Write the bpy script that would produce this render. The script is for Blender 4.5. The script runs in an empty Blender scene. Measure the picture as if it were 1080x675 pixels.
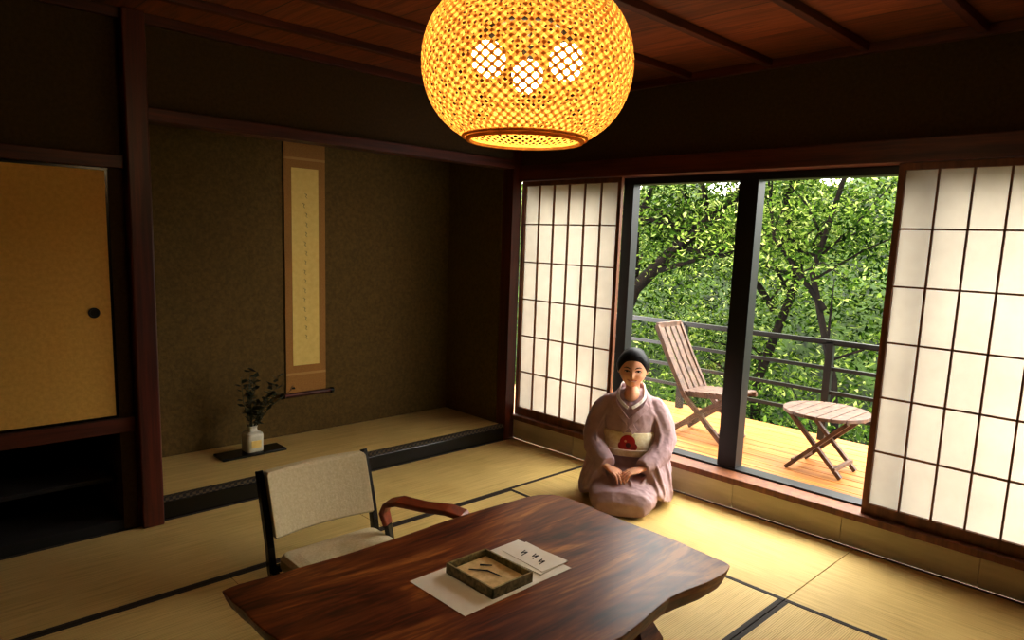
import bpy, math, random
import numpy as np
from mathutils import Vector, Matrix
random.seed(4); rng=np.random.default_rng(7)
scn=bpy.context.scene
scn.view_settings.view_transform='Standard'
scn.view_settings.look='None'
scn.view_settings.exposure=0.15
scn.view_settings.gamma=0.85

def lin(c):
    return tuple(((x/255)/12.92 if x/255<=.04045 else ((x/255+.055)/1.055)**2.4) for x in c)+(1.0,)

# ---------------------------------------------------------------- materials
def base(name):
    m=bpy.data.materials.new(name); m.use_nodes=True
    nt=m.node_tree; b=nt.nodes['Principled BSDF']
    return m,nt,b
def pos(nt,scale=(1,1,1),rot=(0,0,0),obj=False):
    if obj:
        g=nt.nodes.new('ShaderNodeTexCoord'); o=g.outputs['Object']
    else:
        g=nt.nodes.new('ShaderNodeNewGeometry'); o=g.outputs['Position']
    mp=nt.nodes.new('ShaderNodeMapping'); mp.inputs['Scale'].default_value=scale; mp.inputs['Rotation'].default_value=rot
    nt.links.new(o,mp.inputs['Vector']); return mp.outputs['Vector']
def noise(nt,vec,scale=5,detail=4,rough=.6,dist=0):
    n=nt.nodes.new('ShaderNodeTexNoise'); n.inputs['Scale'].default_value=scale; n.inputs['Detail'].default_value=detail
    n.inputs['Roughness'].default_value=rough; n.inputs['Distortion'].default_value=dist
    nt.links.new(vec,n.inputs['Vector']); return n.outputs['Fac']
def ramp(nt,fac,stops):
    r=nt.nodes.new('ShaderNodeValToRGB'); e=r.color_ramp.elements
    while len(e)<len(stops): e.new(.5)
    for i,(p,c) in enumerate(stops): e[i].position=p; e[i].color=c if len(c)==4 else lin(c)
    nt.links.new(fac,r.inputs['Fac']); return r.outputs['Color']
def mul(nt,a,b):
    mx=nt.nodes.new('ShaderNodeMix'); mx.data_type='RGBA'; mx.blend_type='MULTIPLY'; mx.inputs[0].default_value=1
    nt.links.new(a,mx.inputs[6]); nt.links.new(b,mx.inputs[7]); return mx.outputs[2]
def bump(nt,b,h,strength=.3,dist=.01):
    n=nt.nodes.new('ShaderNodeBump'); n.inputs['Strength'].default_value=strength; n.inputs['Distance'].default_value=dist
    nt.links.new(h,n.inputs['Height']); nt.links.new(n.outputs['Normal'],b.inputs['Normal'])
def mat(name,c1,c2=None,rough=.6,scale=(6,6,6),ns=1,detail=4,bmp=0,dist=0,spec=.5,metal=0,obj=False,lo=.35,hi=.65):
    m,nt,b=base(name)
    b.inputs['Roughness'].default_value=rough; b.inputs['Specular IOR Level'].default_value=spec; b.inputs['Metallic'].default_value=metal
    if c2 is None: c2=tuple(min(255,x*1.12) for x in c1)
    f=noise(nt,pos(nt,scale,obj=obj),ns,detail,dist=dist)
    nt.links.new(ramp(nt,f,[(lo,c1),(hi,c2)]),b.inputs['Base Color'])
    if bmp: bump(nt,b,f,bmp)
    return m
def emis(name,c,s):
    m=bpy.data.materials.new(name); m.use_nodes=True; nt=m.node_tree; nt.nodes.clear()
    e=nt.nodes.new('ShaderNodeEmission'); e.inputs['Color'].default_value=c; e.inputs['Strength'].default_value=s
    o=nt.nodes.new('ShaderNodeOutputMaterial'); nt.links.new(e.outputs[0],o.inputs[0]); return m
def translucent(name,c1,c2,fac,rnd=None,scale=3):
    m=bpy.data.materials.new(name); m.use_nodes=True; nt=m.node_tree; nt.nodes.clear()
    d=nt.nodes.new('ShaderNodeBsdfDiffuse'); t=nt.nodes.new('ShaderNodeBsdfTranslucent'); mx=nt.nodes.new('ShaderNodeMixShader')
    o=nt.nodes.new('ShaderNodeOutputMaterial'); mx.inputs[0].default_value=fac
    if rnd:
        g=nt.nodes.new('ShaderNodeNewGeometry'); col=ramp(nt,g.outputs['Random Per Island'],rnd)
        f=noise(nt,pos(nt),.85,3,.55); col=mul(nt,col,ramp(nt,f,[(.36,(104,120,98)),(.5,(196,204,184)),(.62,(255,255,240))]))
    else:
        col=ramp(nt,noise(nt,pos(nt),scale,6),[(.35,c1),(.65,c2)])
    nt.links.new(col,d.inputs['Color']); nt.links.new(col,t.inputs['Color'])
    nt.links.new(d.outputs[0],mx.inputs[1]); nt.links.new(t.outputs[0],mx.inputs[2]); nt.links.new(mx.outputs[0],o.inputs[0])
    return m

WOOD_X=mat('dark_wood_x',(64,25,13),(98,42,21),.45,(2,40,40))
WOOD_Y=mat('dark_wood_y',(66,26,14),(104,46,24),.45,(40,2,40))
WOOD_Z=mat('dark_wood_z',(66,24,13),(100,40,20),.4,(40,40,2))
SHOJI_W=mat('shoji_wood',(100,56,27),(132,80,41),.5,(30,30,3))
PLASTER=mat('plaster_olive',(64,47,21),(78,58,28),.95,(60,60,60),bmp=.25)
PLASTER_D=mat('plaster_alcove',(88,69,29),(108,86,38),.95,(45,45,45),bmp=.3)
BLACK=mat('black_lacquer',(9,8,8),(14,12,11),.22,(5,5,5))
BLACKM=mat('black_metal',(10,10,10),(16,15,15),.4,(9,9,9))
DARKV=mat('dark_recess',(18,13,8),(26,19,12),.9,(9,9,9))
CREAMB=mat('cream_board',(194,182,146),(208,196,162),.6,(6,2,20))
PAPER=translucent('shoji_paper',(160,152,138),(171,163,148),.62)
FUSUMA=mat('fusuma_paper',(214,168,78),(226,182,90),.8,(50,50,50),bmp=.1)
DECK=mat('deck_wood',(140,84,34),(178,122,58),.5,(30,1.5,30))
TEAK=mat('weathered_teak',(66,48,36),(104,78,60),.6,(20,20,20))
WHITE=mat('white_paper',(230,222,208),(238,232,220),.7,(10,10,10))
INK=mat('ink',(20,18,18),(30,26,26),.7)
CREAMF=mat('cream_upholstery',(208,192,152),(220,206,168),.85,(90,90,90),bmp=.15)
ARMW=mat('red_lacquer_wood',(108,48,22),(150,72,36),.3,(20,8,20))
CERAM=mat('celadon_ceramic',(192,190,168),(210,206,186),.25,(14,14,14))
STEM=mat('stem',(46,52,30),(60,66,36),.6)
BOXG=mat('box_pattern',(104,98,58),(166,154,104),.55,(60,60,60))
BOXI=mat('box_inside',(196,166,114),(222,194,142),.6,(40,40,40))

def tatami(name,axis):
    m,nt,b=base(name); b.inputs['Roughness'].default_value=.6; b.inputs['Specular IOR Level'].default_value=.35
    v=pos(nt)
    w=nt.nodes.new('ShaderNodeTexWave'); w.bands_direction=axis; w.inputs['Scale'].default_value=38; w.inputs['Distortion'].default_value=.6
    w.inputs['Detail'].default_value=1; nt.links.new(v,w.inputs['Vector'])
    s=(3,160,20) if axis=='Y' else (160,3,20)
    f=noise(nt,pos(nt,s),1,3); f2=noise(nt,v,2.2,3)
    a=nt.nodes.new('ShaderNodeMath'); a.operation='MULTIPLY_ADD'; nt.links.new(w.outputs['Fac'],a.inputs[0]); a.inputs[1].default_value=.3
    nt.links.new(f,a.inputs[2])
    a2=nt.nodes.new('ShaderNodeMath'); a2.operation='MULTIPLY_ADD'; nt.links.new(f2,a2.inputs[0]); a2.inputs[1].default_value=.5; nt.links.new(a.outputs[0],a2.inputs[2])
    nt.links.new(ramp(nt,a2.outputs[0],[(.55,(180,149,80)),(1.1,(226,198,128))]),b.inputs['Base Color'])
    bump(nt,b,w.outputs['Fac'],.35,.003)
    return m
TAT_X=tatami('tatami_weave_x','Y'); TAT_Y=tatami('tatami_weave_y','X')
HERI=mat('tatami_border',(40,28,16),(52,38,22),.8,(80,80,80))
def checker(name):
    m,nt,b=base(name); c=nt.nodes.new('ShaderNodeTexChecker'); c.inputs['Scale'].default_value=1
    c.inputs['Color1'].default_value=lin((88,76,52)); c.inputs['Color2'].default_value=lin((24,20,16))
    nt.links.new(pos(nt,(60,70,70)),c.inputs['Vector']); nt.links.new(c.outputs['Color'],b.inputs['Base Color']); b.inputs['Roughness'].default_value=.8
    return m
HERI_T=checker('alcove_border')
def ceilmat():
    m,nt,b=base('ceiling_boards'); b.inputs['Roughness'].default_value=.42
    br=nt.nodes.new('ShaderNodeTexBrick'); br.offset=.5; br.inputs['Scale'].default_value=1; br.inputs['Mortar Size'].default_value=.003
    br.inputs['Brick Width'].default_value=30.; br.inputs['Row Height'].default_value=.42
    br.inputs['Color1'].default_value=lin((134,76,44)); br.inputs['Color2'].default_value=lin((172,102,60)); br.inputs['Mortar'].default_value=lin((24,12,8))
    mp=pos(nt,(1,1,1),(0,0,math.pi/2)); nt.links.new(mp,br.inputs['Vector'])
    f=noise(nt,pos(nt,(34,2.2,1)),1,5,dist=1.2)
    nt.links.new(mul(nt,br.outputs['Color'],ramp(nt,f,[(.3,(150,138,126)),(.7,(255,250,240))])),b.inputs['Base Color']); return m
CEIL=ceilmat()
def burl():
    m,nt,b=base('burl_wood'); b.inputs['Roughness'].default_value=.38; b.inputs['Coat Weight'].default_value=.08; b.inputs['Coat Roughness'].default_value=.22
    b.inputs['Specular IOR Level'].default_value=.42
    v=pos(nt,(.42,3.0,3.0)); big=noise(nt,v,1.0,3,.5,1.2)
    sn=nt.nodes.new('ShaderNodeMath'); sn.operation='MULTIPLY'; nt.links.new(big,sn.inputs[0]); sn.inputs[1].default_value=90
    s2=nt.nodes.new('ShaderNodeMath'); s2.operation='SINE'; nt.links.new(sn.outputs[0],s2.inputs[0])
    f=noise(nt,pos(nt,(1.0,3.6,3.6)),1,5,.6,2.2); f2=noise(nt,pos(nt,(5,90,90)),1,3,.6,.5)
    a=nt.nodes.new('ShaderNodeMath'); a.operation='MULTIPLY_ADD'; nt.links.new(f2,a.inputs[0]); a.inputs[1].default_value=.24; nt.links.new(f,a.inputs[2])
    a3=nt.nodes.new('ShaderNodeMath'); a3.operation='MULTIPLY_ADD'; nt.links.new(s2.outputs[0],a3.inputs[0]); a3.inputs[1].default_value=.045; nt.links.new(a.outputs[0],a3.inputs[2])
    nt.links.new(ramp(nt,a3.outputs[0],[(.42,(52,21,9)),(.56,(98,46,20)),(.68,(128,70,31)),(.84,(186,122,60))]),b.inputs['Base Color'])
    return m
BURL=burl()

# ---------------------------------------------------------------- mesh builder
class MB:
    def __init__(s): s.v=[];s.f=[];s.mi=[];s.mats=[]
    def add(s,vs,fs,m,xf=None):
        if m not in s.mats: s.mats.append(m)
        k=s.mats.index(m); o=len(s.v)
        for p in vs:
            p=Vector(p)
            if xf is not None: p=xf@p
            s.v.append(tuple(p))
        for f in fs: s.f.append(tuple(i+o for i in f)); s.mi.append(k)
    def box(s,lo,hi,m,xf=None):
        x0,y0,z0=lo;x1,y1,z1=hi
        s.add([(x0,y0,z0),(x1,y0,z0),(x1,y1,z0),(x0,y1,z0),(x0,y0,z1),(x1,y0,z1),(x1,y1,z1),(x0,y1,z1)],
              [(0,3,2,1),(4,5,6,7),(0,1,5,4),(1,2,6,5),(2,3,7,6),(3,0,4,7)],m,xf)
    def loft(s,rings,m,xf=None,caps=True):
        n=len(rings[0]);vs=[p for r in rings for p in r];fs=[]
        for i in range(len(rings)-1):
            for j in range(n):
                a=i*n+j;b=i*n+(j+1)%n; fs.append((a,b,b+n,a+n))
        if caps:
            fs.append(tuple(range(n-1,-1,-1))); fs.append(tuple(range((len(rings)-1)*n,len(rings)*n)))
        s.add(vs,fs,m,xf)
    def tube(s,pts,r,m,n=10,flat=None,xf=None,up=None):
        P=[Vector(p) for p in pts]
        if not hasattr(r,'__len__'): r=[r]*len(P)
        rings=[];upv=Vector(up) if up else (Vector(flat[0]) if flat else Vector((.13,.21,.97)))
        for i,p in enumerate(P):
            t=(P[min(i+1,len(P)-1)]-P[max(i-1,0)]).normalized()
            if abs(t.dot(upv.normalized()))>.97 and not flat and not up: upv=Vector((1,0,0))
            sd=t.cross(upv).normalized(); u=sd.cross(t).normalized()
            k=flat[1] if flat else 1
            rings.append([p+sd*r[i]*math.cos(2*math.pi*j/n)+u*r[i]*k*math.sin(2*math.pi*j/n) for j in range(n)])
        s.loft(rings,m,xf)
    def bar(s,pts,w,th,side,m,xf=None):
        P=[Vector(p) for p in pts]; sd=Vector(side).normalized(); rings=[]
        if not hasattr(w,'__len__'): w=[w]*len(P)
        for i,p in enumerate(P):
            t=(P[min(i+1,len(P)-1)]-P[max(i-1,0)]).normalized(); n=t.cross(sd).normalized()
            a=sd*w[i]/2;b=n*th/2
            rings.append([p-a-b,p+a-b,p+a+b,p-a+b])
        s.loft(rings,m,xf)
    def ell(s,c,r,m,nu=24,nv=14,xf=None):
        c=Vector(c);rings=[]
        for i in range(1,nv):
            ph=-math.pi/2+math.pi*i/nv
            rings.append([c+Vector((r[0]*math.cos(ph)*math.cos(2*math.pi*j/nu),r[1]*math.cos(ph)*math.sin(2*math.pi*j/nu),r[2]*math.sin(ph))) for j in range(nu)])
        s.loft(rings,m,xf)
    def lathe(s,prof,c,m,n=32,xf=None):
        c=Vector(c); s.loft([[c+Vector((r*math.cos(2*math.pi*j/n),r*math.sin(2*math.pi*j/n),z)) for j in range(n)] for r,z in prof],m,xf)
    def build(s,name,parent=None,smooth=False,bevel=0,recenter=True,remesh=0,smooths=0):
        me=bpy.data.meshes.new(name)
        V=np.array(s.v,float); c=np.zeros(3)
        if recenter and parent is None:
            c=(V.min(0)+V.max(0))/2; c[2]=V[:,2].min(); V=V-c
        me.from_pydata([tuple(p) for p in V],[],s.f)
        for m in s.mats: me.materials.append(m)
        me.polygons.foreach_set('material_index',s.mi)
        if smooth: me.polygons.foreach_set('use_smooth',[True]*len(s.f))
        me.update()
        o=bpy.data.objects.new(name,me); scn.collection.objects.link(o); o.location=c
        if parent: o.parent=parent
        if bevel:
            b=o.modifiers.new('bevel','BEVEL'); b.width=bevel; b.segments=2; b.limit_method='ANGLE'; b.angle_limit=.7
        if remesh:
            r=o.modifiers.new('remesh','REMESH'); r.mode='VOXEL'; r.voxel_size=remesh; r.use_smooth_shade=True
        if smooths:
            r=o.modifiers.new('sm','SMOOTH'); r.factor=.5; r.iterations=smooths
        return o
def B(name,lo,hi,m,bevel=0,parent=None):
    b=MB(); b.box(lo,hi,m); return b.build(name,bevel=bevel,parent=parent)
def empty(name,loc=(0,0,0),rz=0):
    e=bpy.data.objects.new(name,None); scn.collection.objects.link(e); e.location=loc; e.rotation_euler=(0,0,rz); e.empty_display_size=.2; return e

H=2.43; X0=-5.2; Y0=-5.4
# ---------------------------------------------------------------- shell
B('floor',(X0,Y0,-.15),(0,.5,-.055),DARKV)
B('ceiling',(X0,Y0,H),(.1,.1,H+.12),CEIL)
B('added_roof_eave',(X0-.2,Y0-.3,H+.13),(.4,1.0,H+.25),WOOD_Y)  # unseen eave, added to block the sun, depth set to admit skylight
for y in (-.41,-.88,-1.35,-1.82,-2.29,-2.76,-3.23,-3.7,-4.17,-4.64,-5.11):
    B('ceiling_batten',(X0,y-.02,H-.035),(-.036,y+.02,H),WOOD_X,.003)
B('trim_1',(X0,-.035,H-.045),(-.036,0,H),WOOD_X,.003); B('trim_2',(-.035,Y0,H-.045),(0,0,H),WOOD_Y,.003)
B('wall_north_upper',(-2.475,0,2.02),(-.09,.1,H),PLASTER)
B('wall_north_left',(X0,0,1.79),(-2.575,.1,H),PLASTER)
B('wall_north_pier',(-2.64,0,0),(-2.576,.6,1.729),PLASTER)
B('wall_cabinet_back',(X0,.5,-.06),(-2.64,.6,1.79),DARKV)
B('wall_alcove_back',(-2.6,.68,0),(0.0,.78,2.6),PLASTER_D)
B('wall_alcove_left',(-2.6,0.051,0),(-2.5,.68,2.6),PLASTER_D)
B('wall_alcove_right',(-.1,.091,0),(.0,.68,2.6),PLASTER_D)
B('alcove_ceiling',(-2.5,.1,2.4),(-.1,.68,2.5),PLASTER_D)
B('wall_east_upper',(.0,Y0,1.985),(.1,0,H),PLASTER); B('wall_east_end',(0,Y0,.19),(.1,-4.29,1.88),PLASTER)
B('wall_south',(X0,Y0-.1,-.1),(.1,Y0,H),PLASTER)
B('wall_west',(X0-.1,Y0,-.1),(X0,.6,H),PLASTER)
B('alcove_lintel',(-2.475,-.025,1.96),(-.091,.1,2.02),WOOD_X,.004)
B('alcove_post',(-2.575,-.065,0),(-2.475,.05,H),WOOD_Z,.008)
B('corner_post',(-.09,-.012,0),(-.001,.09,H),WOOD_Z,.004)
B('trim_3',(X0,-.02,1.73),(-2.576,.05,1.79),WOOD_X,.003)
B('trim_4',(X0,-.02,.49),(-2.576,.06,.56),WOOD_X,.003)
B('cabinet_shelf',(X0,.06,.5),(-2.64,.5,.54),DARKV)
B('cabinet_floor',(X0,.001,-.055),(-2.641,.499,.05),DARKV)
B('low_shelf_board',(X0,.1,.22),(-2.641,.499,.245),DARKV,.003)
for i,(a,b) in enumerate([(-3.66,-2.64),(-4.68,-3.66)]):
    f=MB(); f.box((a,.005,.56),(b,.025,1.73),BLACK); f.box((a+.014,.0,.574),(b-.014,.02,1.716),FUSUMA)
    hx=b-.085 if i==0 else a+.085
    rr_=[[(hx+r*math.cos(t*math.pi/10),y,1.07+r*math.sin(t*math.pi/10)) for t in range(20)] for r,y in ((.024,.001),(.024,-.006),(.018,-.006),(.016,-.001))]
    f.loft(rr_,BLACKM); f.build('fusuma_door')
B('wall_cabinet_end',(-5.2,.0,.56),(-4.681,.05,1.73),PLASTER)
B('alcove_platform',(-2.5,.031,0),(-.1,.68,.0915),DARKV)
B('alcove_front_beam',(-2.475,-.005,.0),(-.091,.03,.092),BLACK,.004)
t=MB(); t.box((-2.498,.035,.0925),(-.102,.678,.112),TAT_X); t.box((-2.474,-.003,.0925),(-.092,.036,.114),HERI_T); t.build('alcove_tatami')
bb=MB(); y=0
while y>-5.2:
    bb.box((0,y-.598,0),(.05,y,.149),CREAMB); y-=.6
bb.build('baseboard_east',bevel=.003)
B('trim_5',(-.03,Y0,.15),(.099,-.0,.185),SHOJI_W,.003)
B('trim_6',(-.035,Y0,1.88),(.099,-.0,1.985),WOOD_Y,.004)

def tat(x0,x1,y0,y1,ax):
    t=MB(); g=.002; bw=.021
    x0+=g;x1-=g;y0+=g;y1-=g
    if ax=='x':
        t.box((x0,y0+bw,-.05),(x1,y1-bw,0),TAT_X); t.box((x0,y0,-.05),(x1,y0+bw,.0008),HERI); t.box((x0,y1-bw,-.05),(x1,y1,.0008),HERI)
    else:
        t.box((x0+bw,y0,-.05),(x1-bw,y1,0),TAT_Y); t.box((x0,y0,-.05),(x0+bw,y1,.0008),HERI); t.box((x1-bw,y0,-.05),(x1,y1,.0008),HERI)
    t.build('tatami_mat')
for a,b in ((-2.475,-.79),(-4.16,-2.475),(-5.4,-4.16)): tat(-.79,0,a,b,'y')
for a,b in ((-1.66,0),(-3.32,-1.66),(-5.2,-3.32)): tat(a,b,-.79,0,'x')
ys=(-.79,-1.63,-2.475,-3.32,-4.16,-5.4)
for a,b in ((-2.45,-.79),(-4.11,-2.45),(-5.2,-4.11)):
    for i in range(5): tat(a,b,ys[i+1],ys[i],'x')

# ---------------------------------------------------------------- shoji
def shoji(y0,y1,x=.012):
    s=MB(); z0,z1=.186,1.879; d=.026; st=.028
    s.box((x,y0,z0),(x+d,y0+st,z1),SHOJI_W); s.box((x,y1-st,z0),(x+d,y1,z1),SHOJI_W)
    s.box((x,y0+st,z0),(x+d,y1-st,z0+.055),SHOJI_W); s.box((x,y0+st,z1-.03),(x+d,y1-st,z1),SHOJI_W)
    a,b=y0+st,y1-st; c,e=z0+.055,z1-.03
    for i in range(1,6):
        yy=a+(b-a)*i/6; s.box((x+.003,yy-.004,c),(x+.017,yy+.004,e),SHOJI_W)
        zz=c+(e-c)*i/6; s.box((x+.004,a,zz-.004),(x+.016,b,zz+.004),SHOJI_W)
    s.add([(x+.019,a,c),(x+.019,b,c),(x+.019,b,e),(x+.019,a,e)],[(0,1,2,3)],PAPER)
    s.build('shoji_screen')
shoji(-.885,-.004); shoji(-3.36,-2.48); shoji(-4.28,-3.38)  # last screen is out of view, added to bring in more light
GL=bpy.data.materials.new('glass'); GL.use_nodes=True; nt=GL.node_tree; nt.nodes.clear()
tr=nt.nodes.new('ShaderNodeBsdfTransparent'); gl=nt.nodes.new('ShaderNodeBsdfGlossy'); gl.inputs['Roughness'].default_value=.02
mx=nt.nodes.new('ShaderNodeMixShader'); mx.inputs[0].default_value=.03; oo=nt.nodes.new('ShaderNodeOutputMaterial')
nt.links.new(tr.outputs[0],mx.inputs[1]); nt.links.new(gl.outputs[0],mx.inputs[2]); nt.links.new(mx.outputs[0],oo.inputs[0])
s=MB()
s.box((.10,-4.3,.15),(.2,-.0,.195),BLACKM); s.box((.10,-4.3,1.84),(.2,-.0,1.985),BLACKM)
s.box((.10,-.915,.19),(.17,-.84,1.85),BLACKM); s.box((.11,-1.745,.19),(.19,-1.63,1.85),BLACKM); s.box((.10,-2.66,.19),(.17,-2.58,1.85),BLACKM)
s.box((.1,-.06,.19),(.17,0,1.85),BLACKM); s.box((.1,-4.3,.19),(.17,-4.24,1.85),BLACKM)
s.add([(.14,-.86,.19),(.14,-1.66,.19),(.14,-1.66,1.85),(.14,-.86,1.85)],[(0,1,2,3)],GL)
s.build('window_1')

# ---------------------------------------------------------------- balcony
d=MB(); x=.21
while x<1.78:
    d.box((x,-4.4,.02),(x+.112,1.2,.05),DECK); x+=.118
d.box((.2,-4.4,-.12),(1.8,1.2,.015),WOOD_Y)
d.build('balcony_deck',bevel=.003)
r=MB()
for z in (.79,.60,.42,.25):
    r.box((1.7,-4.4,z-.013),(1.73,1.2,z+.013),BLACKM)
r.box((1.69,-4.4,.79),(1.74,1.2,.815),BLACKM)
for y in (1.1,-.35,-1.60,-2.85,-4.1):
    r.box((1.69,y-.026,.0505),(1.735,y+.026,.8),BLACKM)
r.build('balcony_railing')
def roundtable(cx,cy,zt):
    t=MB(); R=.265; n=7
    for i in range(n):
        a=-R+2*R*i/n+.003; b=-R+2*R*(i+1)/n-.003
        k=8; ysn=[a+(b-a)*j/k for j in range(k+1)]
        pts=[(math.sqrt(max(R*R-yy*yy,1e-4)),yy) for yy in ysn]; out=[(p[0],p[1]) for p in pts]+[(-p[0],p[1]) for p in reversed(pts)]
        t.loft([[(cx+p,cy+q,zt-.022) for p,q in out],[(cx+p,cy+q,zt) for p,q in out]],TEAK)
    t.box((cx-.02,cy-.24,zt-.04),(cx+.02,cy+.24,zt-.022),TEAK)
    for sx in (-.15,.15):
        t.bar([(cx+sx,cy-.19,zt-.03),(cx+sx,cy+.17,.058)],.03,.024,(1,0,0),TEAK)
        sx2=sx*.82
        t.bar([(cx+sx2,cy+.19,zt-.03),(cx+sx2,cy-.17,.058)],.03,.024,(1,0,0),TEAK)
    for yy,zz in ((.13,.11),(-.13,.11)): t.box((cx-.15,cy+yy-.012,zz-.012),(cx+.15,cy+yy+.012,zz+.012),TEAK)
    t.build('round_folding_table',bevel=.002)
roundtable(.98,-1.9,.45)
c=MB(); cx=1.08; hw=.155
for sx in (-hw,hw):
    c.bar([(cx+sx,-.60,.86),(cx+sx,-.74,.6),(cx+sx,-.88,.36),(cx+sx,-1.22,.062)],.028,.035,(1,0,0),TEAK)
    c.bar([(cx+sx*.85,-1.26,.42),(cx+sx*.85,-1.0,.25),(cx+sx*.85,-.76,.062)],.028,.035,(1,0,0),TEAK)
    c.bar([(cx+sx*.9,-1.30,.41),(cx+sx*.9,-.86,.37)],.028,.03,(1,0,0),TEAK)
for i in range(4):
    xx=cx-hw+.042+i*(2*hw-.084)/3
    c.bar([(xx,-.605,.85),(xx,-.74,.6),(xx,-.87,.38)],.055,.012,(1,0,0),TEAK)
for i in range(8):
    yy=-.88-i*.055; c.box((cx-hw,yy-.022,.385+(-.88-yy)*.09),(cx+hw,yy+.022,.40+(-.88-yy)*.09),TEAK)
c.box((cx-hw,-.615,.84),(cx+hw,-.59,.88),TEAK)
c.box((cx-hw,-1.19,.1),(cx+hw,-1.16,.13),TEAK); c.box((cx-hw*.85,-.8,.09),(cx+hw*.85,-.77,.12),TEAK)
c.build('folding_deck_chair',bevel=.002)

# ---------------------------------------------------------------- hillside + trees
HILL=mat('hillside_green',(14,26,9),(58,78,28),.9,(3,3,3),detail=8,lo=.4,hi=.62)
nx,ny=50,60; hv=[];hf=[]
SL=.66
for i in range(nx):
    for j in range(ny):
        xx=1.9+i*.42; yy=-14+j*.65
        zz=-3+max(0,min(xx,14)-5)*SL+ .5*math.sin(xx*1.3+yy*.7)+.4*math.sin(yy*1.9-xx)+random.uniform(-.25,.25)
        hv.append((xx,yy,zz))
for i in range(nx-1):
    for j in range(ny-1): a=i*ny+j; hf.append((a,a+ny,a+ny+1,a+1))
hb=MB(); hb.add(hv,hf,HILL); hb.build('hillside',smooth=True)
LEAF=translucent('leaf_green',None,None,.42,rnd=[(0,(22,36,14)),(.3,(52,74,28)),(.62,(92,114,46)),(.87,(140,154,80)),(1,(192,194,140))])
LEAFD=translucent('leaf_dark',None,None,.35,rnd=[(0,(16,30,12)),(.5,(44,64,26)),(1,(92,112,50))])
def leafmesh(name,centers,per,spread,size,m,parent):
    C=np.repeat(centers,per,0); N=len(C)
    P=C+rng.normal(size=(N,3))*spread
    a=rng.uniform(0,2*np.pi,N); til=rng.normal(0,.55,N); rol=rng.normal(0,.6,N)
    d=np.stack([np.cos(a)*np.cos(til),np.sin(a)*np.cos(til),np.sin(til)],1)
    s_=np.stack([-np.sin(a)*np.cos(rol),np.cos(a)*np.cos(rol),np.sin(rol)],1)
    L=(size*rng.uniform(.6,1.5,N))[:,None]
    v=np.stack([P-d*L,P+s_*L*.42,P+d*L,P-s_*L*.42],1).reshape(-1,3)
    me=bpy.data.meshes.new(name); me.vertices.add(4*N); me.vertices.foreach_set('co',v.ravel())
    me.loops.add(4*N); me.loops.foreach_set('vertex_index',np.arange(4*N,dtype=np.int32))
    me.polygons.add(N); me.polygons.foreach_set('loop_start',np.arange(0,4*N,4,dtype=np.int32))
    me.materials.append(m); me.update(calc_edges=True); me.validate()
    o=bpy.data.objects.new(name,me); scn.collection.objects.link(o)
    if parent: o.parent=parent
    return o
BARK=mat('bark',(10,8,6),(24,18,13),.95,(12,12,4),bmp=.4,spec=.1)
def tree(trunks,ncl,box,sp,m,per=150,size=.037):
    e=empty('broadleaf_tree'); b=MB(); cl=[]
    for pts,r in trunks:
        P=[Vector(p) for p in pts]; b.tube(P,list(np.linspace(r,r*.35,len(P))),BARK,8)
        for k in range(1,len(P)):
            for q in range(3):
                st=P[k-1].lerp(P[k],random.random()); dr=Vector((random.uniform(-.6,.6),random.uniform(-1,1),random.uniform(.0,.9))).normalized()
                l=random.uniform(.7,1.6); mid=st+dr*l*.5+Vector((0,0,random.uniform(-.1,.15))); en=st+dr*l+Vector((0,0,random.uniform(-.2,.3)))
                b.tube([st,mid,en],[r*.35,r*.22,r*.1],BARK,6); cl+= [tuple(en),tuple(mid)]
    b.build('trunk',parent=e,smooth=True,recenter=False)
    lo,hi=box
    C=np.vstack([np.array(cl),rng.uniform(lo,hi,(ncl,3))])
    leafmesh('leaves',C,per,np.array(sp),size,m,e)
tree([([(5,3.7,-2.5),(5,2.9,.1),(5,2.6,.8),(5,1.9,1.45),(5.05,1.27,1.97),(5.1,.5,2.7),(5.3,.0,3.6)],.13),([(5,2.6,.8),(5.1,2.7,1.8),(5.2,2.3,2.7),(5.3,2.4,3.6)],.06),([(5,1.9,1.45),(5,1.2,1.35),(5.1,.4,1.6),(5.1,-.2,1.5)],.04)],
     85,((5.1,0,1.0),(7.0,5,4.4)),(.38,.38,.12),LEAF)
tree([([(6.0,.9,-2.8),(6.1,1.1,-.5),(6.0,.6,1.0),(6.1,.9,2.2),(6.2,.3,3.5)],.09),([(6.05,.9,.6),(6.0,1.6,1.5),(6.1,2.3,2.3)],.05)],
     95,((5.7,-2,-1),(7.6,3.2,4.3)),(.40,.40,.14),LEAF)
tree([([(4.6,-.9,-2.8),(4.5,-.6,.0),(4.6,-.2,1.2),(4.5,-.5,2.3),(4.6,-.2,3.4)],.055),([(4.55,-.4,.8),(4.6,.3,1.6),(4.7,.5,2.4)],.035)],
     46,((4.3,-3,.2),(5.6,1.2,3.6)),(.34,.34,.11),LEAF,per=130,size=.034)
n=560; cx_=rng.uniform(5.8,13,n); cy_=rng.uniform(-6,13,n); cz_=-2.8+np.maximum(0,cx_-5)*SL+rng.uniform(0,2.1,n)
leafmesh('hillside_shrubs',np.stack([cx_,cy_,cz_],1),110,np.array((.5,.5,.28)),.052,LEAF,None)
n=160; cx_=rng.uniform(2.6,5.5,n); cy_=rng.uniform(-4,7,n); cz_=rng.uniform(-2.6,-.3,n)
leafmesh('garden_shrubs',np.stack([cx_,cy_,cz_],1),110,np.array((.35,.35,.2)),.036,LEAFD,None)

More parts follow.
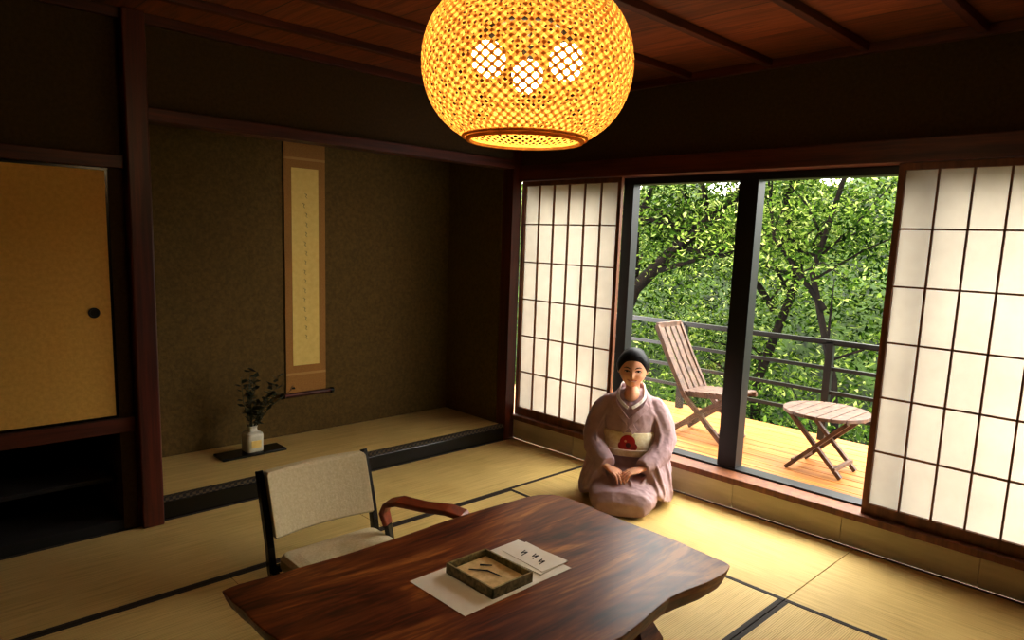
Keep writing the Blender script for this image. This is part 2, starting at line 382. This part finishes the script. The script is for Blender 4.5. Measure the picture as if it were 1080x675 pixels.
# ---------------------------------------------------------------- low table
TX=[(-2.745,-1.52),(-2.6,-1.53),(-2.4,-1.545),(-2.1,-1.55),(-1.8,-1.54),(-1.5,-1.555),(-1.37,-1.575),(-1.30,-1.64),(-1.29,-1.8),(-1.305,-2.0),(-1.30,-2.2),(-1.315,-2.38),(-1.325,-2.475),(-1.36,-2.51),(-1.5,-2.515),(-1.7,-2.49),(-2.0,-2.525),(-2.3,-2.50),(-2.6,-2.53),(-2.74,-2.52),(-2.77,-2.45),(-2.775,-2.2),(-2.75,-2.0),(-2.765,-1.75),(-2.765,-1.56)]
def sub(T):
    n=len(T);o=[]
    for i in range(n):
        p0,p1,p2,p3=[Vector(T[(i+k)%n]) for k in (-1,0,1,2)]
        for t in (0,.33,.67):
            q=.5*((2*p1)+(p2-p0)*t+(2*p0-5*p1+4*p2-p3)*t*t+(3*p1-p0-3*p2+p3)*t**3)
            w=.002*math.sin(q.x*31+q.y*23)+.002*math.sin(q.x*67-q.y*59); o.append((q.x+w,q.y+w*.6))
    return o
TXS=sub(TX)
cxy=(-2.05,-2.03); t=MB()
def off(k,z): return [(cxy[0]+(x-cxy[0])*k,cxy[1]+(y-cxy[1])*k,z) for x,y in reversed(TXS)]
t.loft([off(.95,.272),off(.968,.283),off(.985,.31),off(.995,.332),off(.998,.337),off(.994,.34)],BURL)
for lx in (-2.5,-1.52):
    t.loft([[(lx+a*k,-2.03+b*q,z) for a,b in ((-.05,-.27),(.05,-.27),(.05,.27),(-.05,.27))] for z,k,q in ((.001,1.3,1.1),(.03,1.2,1.08),(.1,.8,.9),(.2,.8,.9),(.28,1.3,1.2))],BURL)
t.box((-2.5,-2.06,.12),(-1.52,-2.0,.18),BURL)
t.build('low_wooden_table',bevel=.002)
ZT=.3405
p=MB(); p.box((-2.28,-2.145,ZT),(-1.795,-1.86,ZT+.0015),WHITE); p.build('paper_placemat')
p=MB(); xf=Matrix.Translation((-1.85,-1.985,ZT+.0016))@Matrix.Rotation(.06,4,'Z')
p.box((-.075,-.125,0),(.075,.115,.004),WHITE,xf); xf2=xf@Matrix.Translation((.01,-.02,.004))@Matrix.Rotation(-.1,4,'Z'); p.box((-.06,-.105,0),(.06,.105,.002),WHITE,xf2)
for i in range(3):
    x=-.02+.012*(i%2); y=-.06+i*.045
    p.tube([(x-.012,y,.003),(x+.02,y+.006,.003),(x+.0,y+.016,.003),(x+.024,y+.022,.003)],[.0012,.0026,.0012,.002],INK,6,xf=xf2)
p.build('folded_menu_card')
p=MB(); x0,x1,y0,y1=-2.152,-1.972,-2.128,-1.892; z0=ZT+.0016; th=.007; hh=.036
p.box((x0,y0,z0),(x1,y1,z0+.006),BOXI)
p.box((x0,y0,z0),(x1,y0+th,z0+hh),BOXG);p.box((x0,y1-th,z0),(x1,y1,z0+hh),BOXG);p.box((x0,y0,z0),(x0+th,y1,z0+hh),BOXG);p.box((x1-th,y0,z0),(x1,y1,z0+hh),BOXG)
p.box((x0+.012,y0+.015,z0+.006),(x1-.012,y1-.015,z0+.016),BOXI)
p.tube([(-2.10,-1.95,z0+.019),(-2.06,-2.0,z0+.02),(-2.05,-2.06,z0+.019)],[.002,.003,.002],INK,6)
p.tube([(-2.05,-1.95,z0+.019),(-2.02,-1.98,z0+.019)],[.003,.002],INK,6)
p.build('sweets_tray',bevel=.0015)

# ---------------------------------------------------------------- zaisu chair
c=MB(); xa,xb=-2.33,-1.815
for sx in (xa,xb):
    c.bar([(sx,-.835,.455),(sx,-.86,.38),(sx,-.90,.25),(sx,-.93,.14),(sx,-.945,.05),(sx,-.96,.018)],[.024,.028,.03,.03,.032,.034],.032,(1,0,0),BLACK)
    c.bar([(sx,-.94,.03),(sx,-1.2,.028),(sx,-1.4,.022)],.03,.035,(1,0,0),BLACK)
c.box((xa,-1.39,.02),(xb,-1.36,.045),BLACK); c.box((xa,-.955,.03),(xb,-.93,.06),BLACK)
rows=[]
for z,y in ((.18,-.925),(.19,-.93),(.30,-.90),(.44,-.858),(.452,-.85)):
    k=1 if .185<z<.445 else .97
    ring=[]
    for i in range(13):
        s_=-1+2*i/12; xx=(xa+xb)/2+s_*(xb-xa-.03)/2*k; bow=.03*(1-s_*s_); ring.append((xx,y+bow-.018*k-.008,z))
    for i in range(12,-1,-1):
        s_=-1+2*i/12; xx=(xa+xb)/2+s_*(xb-xa-.03)/2*k; bow=.03*(1-s_*s_); ring.append((xx,y+bow+.016,z))
    rows.append(ring)
c.loft(rows,CREAMF)
def rr(x0,x1,y0,y1,r,z,n=5):
    o=[]
    for cx,cy,a in ((x1-r,y1-r,0),(x0+r,y1-r,90),(x0+r,y0+r,180),(x1-r,y0+r,270)):
        for i in range(n+1): t=math.radians(a+90*i/n); o.append((cx+r*math.cos(t),cy+r*math.sin(t),z))
    return o
X=(xa+.02,xb-.02,-1.37,-.95)
c.loft([rr(X[0]+.01,X[1]-.01,X[2]+.01,X[3]-.01,.03,.045),rr(*X,.04,.06),rr(*X,.04,.1),rr(X[0]+.012,X[1]-.012,X[2]+.012,X[3]-.012,.04,.118),rr(X[0]+.06,X[1]-.06,X[2]+.06,X[3]-.06,.05,.125)],CREAMF)
c.build('legless_floor_chair',bevel=.003)
k=MB(); A=Vector((-1.845,-1.06,0)); D=Vector((.19,-.37,0)); D.normalize(); S=Vector((-D.y,D.x,0))
prof=[(.03,.014),(.035,.08),(.02,.16),(.0,.22),(.02,.262),(.08,.282),(.2,.275),(.32,.28),(.39,.268),(.42,.235),(.40,.16),(.385,.08),(.39,.014)]
wd=[.05,.05,.055,.07,.085,.095,.085,.095,.085,.07,.055,.05,.05]
k.bar([A+D*u+Vector((0,0,z)) for u,z in prof[2:-2]],wd[2:-2],.024,S,ARMW)
k.bar([A+D*u+Vector((0,0,z)) for u,z in prof[:4]],.045,.022,S,BLACK); k.bar([A+D*u+Vector((0,0,z)) for u,z in prof[-4:]],.045,.022,S,BLACK)
k.bar([A+D*.03+Vector((0,0,.014)),A+D*.39+Vector((0,0,.014))],.05,.022,S,BLACK)
k.build('armrest_stand',bevel=.006)

# ---------------------------------------------------------------- alcove things
SILK=mat('scroll_silk',(156,112,54),(170,126,64),.85,(120,120,120)); SPAP=mat('scroll_paper',(224,196,114),(232,206,126),.85,(30,30,30))
SBAND=mat('scroll_band',(180,142,80),(190,152,90),.85)
s=MB(); s.box((-1.465,.668,.40),(-1.175,.672,2.10),SILK)
s.box((-1.415,.666,.585),(-1.225,.668,1.88),SPAP)
s.box((-1.465,.6665,1.93),(-1.175,.668,1.945),SBAND); s.box((-1.465,.6665,.52),(-1.175,.668,.535),SBAND)
s.tube([(-1.495,.65,.39),(-1.145,.65,.39)],.014,WOOD_X,12); s.tube([(-1.51,.65,.39),(-1.49,.65,.39)],.019,BLACK,12); s.tube([(-1.15,.65,.39),(-1.13,.65,.39)],.019,BLACK,12)
s.tube([(-1.47,.665,2.10),(-1.17,.665,2.10)],.01,WOOD_X,10)
s.tube([(-1.40,.665,2.105),(-1.32,.668,2.17),(-1.24,.665,2.105)],.002,INK,6)
for i in range(16):
    x=-1.32+random.uniform(-.012,.012); z=1.72-i*.062
    s.tube([(x-.008,.665,z),(x+.005,.665,z-.008),(x-.003,.665,z-.022),(x+.008,.665,z-.03)],[.001,.0018,.001,.0012],INK,5)
s.build('hanging_scroll')
B('vase_board',(-2.01,.375,.113),(-1.61,.52,.128),BLACK,.003)
v=MB(); vc=(-1.80,.445,.129)
def sq(r,z,c=vc):
    return [(c[0]+r*math.copysign(abs(math.cos(a))**.45,math.cos(a)),c[1]+r*math.copysign(abs(math.sin(a))**.45,math.sin(a)),c[2]+z) for a in [2*math.pi*(j+.5)/32 for j in range(32)]]
v.loft([sq(.050,0),sq(.054,.006),sq(.056,.10),sq(.052,.115),sq(.028,.125),sq(.024,.145),sq(.029,.16),sq(.024,.16),sq(.018,.13)],CERAM)
v.box((vc[0]-.03,vc[1]-.058,vc[2]+.03),(vc[0]+.03,vc[1]-.0555,vc[2]+.075),SPAP)
LF=mat('ikebana_leaf',(20,26,13),(38,48,24),.5,(20,20,20))
for q in range(12):
    dx=random.uniform(-.06,.24); dy=random.uniform(-.12,.04); hz=random.uniform(.16,.40)
    b0=Vector((vc[0],vc[1],vc[2]+.12)); b2=b0+Vector((dx,dy,hz)); b1=b0.lerp(b2,.5)+Vector((-.02,0,.02))
    v.tube([b0,b1,b2],[.003,.0025,.0012],STEM,5)
    for w_ in range(15):
        t_=.2+.8*w_/14; P=(b0.lerp(b1,t_*2) if t_<.5 else b1.lerp(b2,t_*2-1))
        a=random.uniform(0,6.28); l=random.uniform(.034,.06); dd=Vector((math.cos(a),math.sin(a)*.7,random.uniform(-.2,.7))).normalized(); sd=dd.cross(Vector((random.random(),random.random(),1))).normalized()*l*.28
        v.add([P,P+dd*l*.5+sd,P+dd*l,P+dd*l*.5-sd],[(0,1,2,3)],LF)
v.build('ikebana_vase')

# ---------------------------------------------------------------- pendant lamp
BAM=translucent('bamboo',(198,146,76),(222,174,98),.3,scale=30)
LC=Vector((-2.094,-2.139,1.963))
def prof(ph): return .302*max(math.cos(ph),0)**.70, .228*math.sin(ph)
lamp=empty('woven_pendant_lamp',LC)
l=MB(); NS=58; K=34; p0,p1=math.radians(-65),math.radians(76)
for fam in (1,-1):
    for i in range(NS):
        th0=2*math.pi*i/NS; vs=[];fs=[]
        for q in range(K+1):
            ph=p0+(p1-p0)*q/K
            def P(ph_,o=0):
                r_,z_=prof(ph_); th=th0+fam*(ph_-p0)*.95; r_+=o; return Vector((r_*math.cos(th),r_*math.sin(th),z_))
            c0=P(ph,.0008*fam); tg=(P(ph+.01)-P(ph-.01)).normalized(); nr=Vector((c0.x,c0.y,c0.z*1.6)).normalized(); sd=tg.cross(nr).normalized()
            rr_=prof(ph)[0]; w_=.0045*min(1,.35+.65*rr_/.3)
            vs+=[c0-sd*w_,c0+sd*w_]
            if q: fs.append((2*q-2,2*q-1,2*q+1,2*q))
        l.add(vs,fs,BAM)
def ring(ph,r): 
    R_,z_=prof(ph); l.tube([(R_*math.cos(a),R_*math.sin(a),z_) for a in [2*math.pi*j/48 for j in range(49)]],r,BAM,6,up=(0,0,1))
ring(p0,.008); ring(p0+.06,.005); ring(p1,.006)
l.build('woven_shade',parent=lamp,smooth=False)
BULB=emis('bulb_glow',(1,.83,.50,1),66)
bl=MB(); hd=MB()
for k_ in range(3):
    a=math.radians(45+120*k_)
    bl.ell((.125*math.cos(a),.125*math.sin(a),-.0),(.047,.047,.050),BULB,20,12)
    hd.tube([(.125*math.cos(a),.125*math.sin(a),.04),(.125*math.cos(a),.125*math.sin(a),.085)],.018,BLACKM,12)
    hd.tube([(.125*math.cos(a),.125*math.sin(a),.085),(.06*math.cos(a),.06*math.sin(a),.12),(0,0,.13)],.006,BLACKM,8)
bl.build('bulbs',parent=lamp,smooth=True)
hd.tube([(0,0,.12),(0,0,H-LC.z)],.005,BLACKM,8); hd.lathe([(.05,H-LC.z-.03),(.055,H-LC.z)],(0,0,0),BLACKM,24); hd.build('sockets_and_cord',parent=lamp)

# ---------------------------------------------------------------- woman in kimono, seiza
W=empty('kneeling_woman',(-.28,-1.27,.003),math.radians(-58.3))
KIM=mat('kimono_mauve',(166,137,138),(190,162,160),.75,(5,5,5),obj=True)
SKIN=mat('skin',(222,166,132),(232,178,144),.58,(30,30,30),obj=True,spec=.3); SKIN.node_tree.nodes['Principled BSDF'].inputs['Subsurface Weight'].default_value=.08
SKIN.node_tree.nodes['Principled BSDF'].inputs['Subsurface Scale'].default_value=.01
HAIR=mat('hair_black',(10,8,7),(22,17,14),.5,(60,60,8),obj=True,spec=.25)
LIP=mat('lips',(170,62,56),(180,70,62),.45); EYEW=mat('eye_white',(225,218,210),None,.3); EYEB=mat('eye_dark',(22,14,10),None,.2)
COLW=mat('collar_white',(226,220,210),None,.8); TABI=mat('tabi_white',(214,208,200),None,.85)
def sring(hw,hd,c,axis,n=28,p=.8):
    o=[]
    for j in range(n):
        a=2*math.pi*j/n; u=hw*math.copysign(abs(math.cos(a))**p,math.cos(a)); w_=hd*math.copysign(abs(math.sin(a))**p,math.sin(a))
        o.append((c[0]+u,c[1]+w_,c[2]) if axis=='z' else (c[0]+u,c[1],c[2]+w_))
    return o
k=MB()
k.loft([sring(hw,h/2,(0,y,h/2),'y',p=.7) for y,hw,h in ((.24,.10,.10),(.17,.16,.16),(.06,.20,.20),(-.06,.205,.205),(-.18,.20,.185),(-.29,.185,.16),(-.365,.165,.13),(-.40,.13,.08))],KIM)
TS=((.10,.17,.14,.02),(.22,.158,.13,.01),(.32,.146,.118,.0),(.42,.150,.116,-.005),(.50,.156,.108,0),(.55,.150,.092,.006),(.585,.122,.074,.014),(.61,.085,.060,.02),(.632,.058,.050,.026))
k.loft([sring(hw,hd,(0,y,z),'z',p=.88) for z,hw,hd,y in TS],KIM)
for s_ in (-1,1):
    k.tube([(s_*.08,.012,.568),(s_*.125,.008,.548),(s_*.162,.004,.505),(s_*.188,-.005,.435),(s_*.200,-.03,.355),(s_*.188,-.09,.295),(s_*.138,-.165,.255),(s_*.095,-.215,.232)],[.040,.052,.060,.067,.072,.068,.058,.048],KIM,16,up=(0,1,.12))
    top=[(s_*.195,.045,.37),(s_*.205,-.02,.33),(s_*.195,-.09,.29),(s_*.15,-.16,.26),(s_*.11,-.212,.24)]
    bot=[(s_*.215,.085,.03),(s_*.242,.0,.022),(s_*.245,-.10,.024),(s_*.225,-.19,.04),(s_*.18,-.275,.10)]
    rings=[]
    for a_,b_ in zip(top,bot):
        a_=Vector(a_);b_=Vector(b_); n_=Vector((s_*.92,-.38,0)).normalized()*.020; md=a_.lerp(b_,.5)+Vector((s_*.012,-.006,0))
        rings.append([a_-n_,a_+n_,md+n_*1.1,b_+n_*1.25,b_-n_*1.25,md-n_*1.1])
    k.loft(rings,KIM)
    for dx,dy in ((0,0),(.022,.035)):
        k.tube([(s_*(.10+dx),-.055+dy,.558),(s_*(.155+dx),-.062+dy,.47),(s_*(.185+dx*.8),-.092+dy,.385),(s_*(.165+dx),-.165+dy,.315)],[.004,.010,.011,.005],KIM,8,up=(1,0,0))
    k.tube([(s_*.155,-.20,.29),(s_*.195,-.225,.20),(s_*.225,-.235,.11),(s_*.225,-.235,.05)],[.004,.010,.010,.006],KIM,8,up=(1,0,0))
    k.tube([(s_*.215,-.12,.27),(s_*.243,-.13,.18),(s_*.262,-.135,.09),(s_*.262,-.13,.04)],[.004,.010,.010,.006],KIM,8,up=(0,1,0))
for x0,x1,y0,y1,z0,z1 in ((-.16,-.05,-.13,-.39,.205,.06),(-.10,.01,-.2,-.40,.19,.07),(.15,.06,-.13,-.39,.205,.06),(.02,.09,-.24,-.39,.18,.05)):
    P=[Vector((x0+(x1-x0)*t,y0+(y1-y0)*t,z0-.004+(z1-z0)*t**1.8)) for t in (0,.25,.5,.75,1)]
    k.tube(P,[.004,.010,.012,.010,.004],KIM,8,up=(1,0,0))
ko=k.build('kimono',parent=W,remesh=.0058,smooths=4)
tx=bpy.data.textures.new('folds','CLOUDS'); tx.noise_scale=.055
dm=ko.modifiers.new('folds','DISPLACE'); dm.texture=tx; dm.strength=.012; dm.mid_level=.5
def torso(z):
    T=TS[2:]+((.66,.05,.045,.026),)
    for a,b in zip(T,T[1:]):
        if z<=b[0]:
            t=max(0,(z-a[0])/(b[0]-a[0])); return [a[i]+(b[i]-a[i])*t for i in range(1,4)]
    return T[-1][1:]
def collar(m,hw_,lift,pts,name,th=.008):
    c=MB()
    for s_ in (-1,1):
        P=[];N=[]
        pp=[]
        for (a0,z0_),(a1,z1_) in zip(pts,pts[1:]): pp+=[(a0,z0_),((a0+a1)/2,(z0_+z1_)/2)]
        pp.append(pts[-1])
        for az,z in pp:
            w_,d_,yc=torso(z); a=math.radians(az)*s_
            p=Vector((math.sin(a)*(w_+lift),yc-math.cos(a)*(d_+lift),z+(.001 if s_>0 else 0))); P.append(p)
            N.append(Vector((math.sin(a)/w_,-math.cos(a)/d_,6.0 if z>.56 else 2.2)).normalized())
        rings=[]
        for i,p_ in enumerate(P):
            t_=(P[min(i+1,len(P)-1)]-P[max(i-1,0)]).normalized(); wd_=t_.cross(N[i]).normalized(); n_=wd_.cross(t_).normalized()
            if n_.dot(N[i])<0: n_=-n_
            rings.append([p_-wd_*hw_-n_*th/2,p_+wd_*hw_-n_*th/2,p_+wd_*hw_+n_*th/2,p_-wd_*hw_+n_*th/2])
        c.loft(rings,m)
    c.build(name,parent=W,bevel=.002)
KIM2=mat('kimono_collar',(176,146,146),(192,164,162),.75,obj=True)
collar(KIM2,.018,.010,[(180,.636),(140,.638),(105,.634),(80,.620),(62,.602),(48,.580),(36,.556),(24,.525),(10,.485),(-4,.445),(-14,.405)],'collar_outer')
collar(COLW,.009,.014,[(180,.652),(140,.654),(105,.650),(80,.637),(60,.620),(44,.602),(30,.582),(16,.560),(4,.540)],'collar_inner')
def obimat():
    m,nt,b=base('obi_brocade'); b.inputs['Roughness'].default_value=.6
    v=pos(nt,obj=True)
    f=noise(nt,v,40,3)
    basec=ramp(nt,f,[(.4,(228,212,168)),(.6,(242,232,200))])
    def disc(cx,cz,r):
        mp=nt.nodes.new('ShaderNodeMapping'); mp.inputs['Location'].default_value=(-cx/r,0,-cz/r); mp.inputs['Scale'].default_value=(1/r,.0,1/r)
        nt.links.new(v,mp.inputs['Vector']); ln=nt.nodes.new('ShaderNodeVectorMath'); ln.operation='LENGTH'; nt.links.new(mp.outputs[0],ln.inputs[0])
        a=nt.nodes.new('ShaderNodeMath'); a.operation='LESS_THAN'; nt.links.new(ln.outputs['Value'],a.inputs[0]); a.inputs[1].default_value=1; return a.outputs[0]
    cur=basec
    for cx,cz,r,col in ((0,.345,.044,(176,28,24)),(-.032,.325,.022,(176,34,28)),(.034,.322,.022,(166,34,32)),(.004,.330,.014,(80,24,34)),(-.012,.352,.007,(226,180,140))):
        mx=nt.nodes.new('ShaderNodeMix'); mx.data_type='RGBA'; nt.links.new(disc(cx,cz,r),mx.inputs[0]); nt.links.new(cur,mx.inputs[6]); mx.inputs[7].default_value=lin(col); cur=mx.outputs[2]
    nt.links.new(cur,b.inputs['Base Color']); return m
OBI=obimat()
o=MB(); o.loft([sring(hw,hd,(0,y,z),'z',n=40,p=.88) for z,hw,hd,y in ((.262,.160,.134,.0),(.267,.166,.140,.0),(.33,.160,.134,.0),(.395,.160,.131,-.002),(.401,.152,.124,-.002))],OBI)
o.build('obi',parent=W,smooth=True)
o=MB(); o.tube([(.164*math.copysign(abs(math.cos(a))**.88,math.cos(a)),-.0+.138*math.copysign(abs(math.sin(a))**.88,math.sin(a)),.300) for a in [2*math.pi*j/40 for j in range(41)]],.0045,COLW,8,up=(0,0,1)); o.build('obi_cord',parent=W,smooth=True)
o=MB(); o.loft([rr(-.1,.1,.12,.20,.03,z) for z in (.25,.26,.43,.45)],OBI); o.build('obi_bow',parent=W,bevel=.01)
f=MB()
for s_ in (-1,1): f.tube([(s_*.09,.12,.05),(s_*.08,.2,.05),(s_*.06,.29,.035),(s_*.05,.33,.03)],[.04,.04,.032,.02],TABI,12)
f.build('tabi_socks',parent=W,remesh=.006,smooths=3)
HC=Vector((0,-.040,.757))
HX=Matrix.Translation(HC)@Matrix.Rotation(math.radians(3),4,'Z')@Matrix.Rotation(math.radians(4),4,'X')@Matrix.Diagonal((1.12,1.05,1.0,1))
def g(x,z,cx,cz,sx,sz): return math.exp(-((x-cx)/sx)**2-((z-cz)/sz)**2)
def facept(th,ph):
    x=math.cos(ph)*math.cos(th); y=math.cos(ph)*math.sin(th); z=math.sin(ph)
    X_=.072*x; Y_=.088*y; Z_=.104*z
    if Z_<0:
        tz=min(1,-Z_/.104); X_*=1-.20*tz**1.8
        if y>0: Y_*=1-.35*tz
        else: Y_*=1-.04*tz
    if y<0:
        fr=max(0,-y)**.5; d_=0
        d_+= .020*g(X_,Z_,0,-.022,.0095,.012)+.009*g(X_,Z_,0,-.004,.008,.02)
        d_+= .005*g(X_,Z_,0,-.027,.018,.007)
        d_-= .009*(g(X_,Z_,-.028,.004,.015,.010)+g(X_,Z_,.028,.004,.015,.010))
        d_+= .003*(g(X_,Z_,-.028,.022,.022,.007)+g(X_,Z_,.028,.022,.022,.007))
        d_+= .007*(g(X_,Z_,-.038,-.026,.018,.016)+g(X_,Z_,.038,-.026,.018,.016))
        d_+= .005*g(X_,Z_,0,-.052,.022,.009)
        d_+= .010*g(X_,Z_,0,-.088,.026,.018)
        Y_-=d_*fr
    return Vector((X_,Y_,Z_))
def surf(X,Z):
    ph=math.asin(max(-.99,min(.99,Z/.104)))
    lo_,hi_=-math.pi/2-1.4,-math.pi/2+1.4
    for _ in range(40):
        md=(lo_+hi_)/2
        if facept(md,ph).x<X: lo_=md
        else: hi_=md
    return facept(lo_,ph).y
hb=MB(); rings=[]
for i in range(1,72):
    ph=-math.pi/2+math.pi*i/72; rings.append([facept(2*math.pi*j/96,ph) for j in range(96)])
hb.loft(rings,SKIN,HX)
for s_ in (-1,1): hb.ell((s_*.072,.008,-.004),(.007,.014,.026),SKIN,12,10,HX)
hb.tube([(0,.03,.56),(0,.022,.62),(0,.0,.68),(0,-.01,.72)],[.05,.042,.041,.044],SKIN,16)
hb.ell((0,-.026,.600),(.046,.054,.062),SKIN,20,12)
hb.build('head',parent=W,smooth=True)
fb=MB()
for s_ in (-1,1):
    ex,ez=s_*.028,.003; ey=surf(ex,ez)
    fb.ell((ex,ey+.0035,ez),(.0125,.006,.0042),EYEW,16,10,HX); fb.ell((ex,ey-.0002,ez),(.0064,.004,.0046),EYEB,12,8,HX)
    fb.tube([(ex+q,surf(ex+q,ez+h)-.0008,ez+h) for q,h in ((-.015,-.001),(-.008,.0042),(0,.0058),(.008,.0042),(.015,-.001))],[.0012,.0026,.003,.0026,.0012],EYEB,6,xf=HX)
    fb.tube([(s_*q,surf(s_*q,h)-.0005,h) for q,h in ((.013,.021),(.022,.026),(.034,.027),(.046,.021))],[.0016,.0028,.0026,.001],HAIR,6,xf=HX)
fb.tube([(q,surf(q,h)-.0005,h) for q,h in ((-.026,-.045),(-.014,-.0505),(0,-.0525),(.014,-.0505),(.026,-.045))],[.0012,.0040,.0048,.0040,.0012],LIP,8,xf=HX)
fb.tube([(q,surf(q,h)-.0046,h) for q,h in ((-.015,-.0495),(0,-.0525),(.015,-.0495))],[.0008,.0018,.0008],EYEW,6,xf=HX)
fb.build('face_features',parent=W,smooth=True)
hr=MB();NU,NV=96,40
def hline(th):
    d_=abs(((th+math.pi/2+math.pi)%(2*math.pi))-math.pi)
    if d_<.5: return .66-.06*(d_/.5)**2
    if d_<1.35: u=(d_-.5)/.85; return .60-.56*u*u*(3-2*u)-.12*u
    return -.08-.50*min(1,(d_-1.35)/.8)
rings=[]
for i in range(NV+1):
    R_=[]
    for j in range(NU):
        th=2*math.pi*j/NU; h0=hline(th); ph=h0+(math.pi/2-.02-h0)*i/NV
        b0=facept(th,ph); t_=min(1,i/9)**.6
        rip=1+.006*math.sin(th*30)*t_
        kx=1.005+.20*t_; ky=1.005+.13*t_; kz=1+.15*t_
        R_.append(Vector((b0.x*kx*rip,b0.y*ky*rip+.003*t_,b0.z*(kz if b0.z>0 else 1))))
    rings.append(R_)
hr.loft(rings,HAIR,HX,caps=True)
hr.ell((0,.088,.03),(.05,.038,.048),HAIR,20,12,HX); hr.ell((0,.03,.084),(.056,.062,.034),HAIR,20,12,HX)
hr.build('hair',parent=W,smooth=True)
def hand(s_,org,ang,pitch,name):
    h=MB(); xf=Matrix.Translation(org)@Matrix.Rotation(ang,4,'Z')@Matrix.Rotation(math.radians(pitch),4,'Y')@Matrix.Scale(.92,4)
    if s_<0: xf=xf@Matrix.Diagonal((1,-1,1,1))
    def ov(x,hw,ht,z=0): return [(x,hw*math.cos(2*math.pi*j/16),z+ht*math.sin(2*math.pi*j/16)) for j in range(16)]
    h.loft([ov(-.06,.022,.019),ov(-.02,.024,.017),ov(0,.028,.016),ov(.03,.036,.015),ov(.06,.038,.013),ov(.075,.034,.010)],SKIN,xf)
    for i,(y,l_) in enumerate(((.028,.062),(.0095,.07),(-.0095,.066),(-.028,.052))):
        sp=(.10,.02,-.04,-.12)[i]
        P=[Vector((.06,y,.0)),Vector((.075,y*1.02,.002)),Vector((.075+l_*.40,y*1.02+sp*l_*.42,-.004)),Vector((.075+l_*.70,y*1.02+sp*l_*.7,-.018)),Vector((.075+l_*.88,y*1.02+sp*l_*.9,-.034))]
        h.tube(P,[.0085,.0086,.0080,.0072,.0056],SKIN,10,xf=xf); h.ell(P[-1],(.0056,.0056,.0056),SKIN,10,6,xf)
    P=[Vector((.005,.022,-.004)),Vector((.03,.042,-.004)),Vector((.055,.050,-.006)),Vector((.078,.046,-.010))]
    h.tube(P,[.013,.0115,.0095,.007],SKIN,10,xf=xf); h.ell(P[-1],(.007,.007,.007),SKIN,10,6,xf)
    h.build(name,parent=W,remesh=.0026,smooths=2)
hand(1,Vector((-.088,-.232,.218)),math.radians(-38),14,'hand_right')
hand(-1,Vector((.086,-.232,.228)),math.radians(180+34),12,'hand_left')

# ---------------------------------------------------------------- light
wd=bpy.data.worlds.new('World'); scn.world=wd; wd.use_nodes=True; nt=wd.node_tree
bg=nt.nodes['Background']; bg.inputs['Color'].default_value=(1,.985,.955,1); bg.inputs['Strength'].default_value=12.0
su=bpy.data.lights.new('sun','SUN'); su.energy=6; su.angle=math.radians(3); su.color=(1,.93,.8)
so=bpy.data.objects.new('sun',su); scn.collection.objects.link(so)
d_=Vector((.35,-.55,-.95)); so.rotation_euler=d_.to_track_quat('-Z','Y').to_euler(); so.location=(0,3,8)

# ---------------------------------------------------------------- camera
yaw,pit,rol=.7981,.1458,.0349
F=Vector((math.cos(pit)*math.cos(yaw),math.cos(pit)*math.sin(yaw),-math.sin(pit)))
R=F.cross(Vector((0,0,1))).normalized(); U=R.cross(F)
R2=R*math.cos(rol)+U*math.sin(rol); U2=U*math.cos(rol)-R*math.sin(rol)
cam=bpy.data.cameras.new('camera'); co=bpy.data.objects.new('camera',cam); scn.collection.objects.link(co)
cam.sensor_width=36; cam.lens=36*735.4/1080; cam.shift_x=-.0006; cam.shift_y=.0215; cam.clip_start=.05
m3=Matrix((R2,U2,-F)).transposed().to_4x4(); m3.translation=Vector((-3.566,-3.628,1.47)); co.matrix_world=m3
scn.camera=co
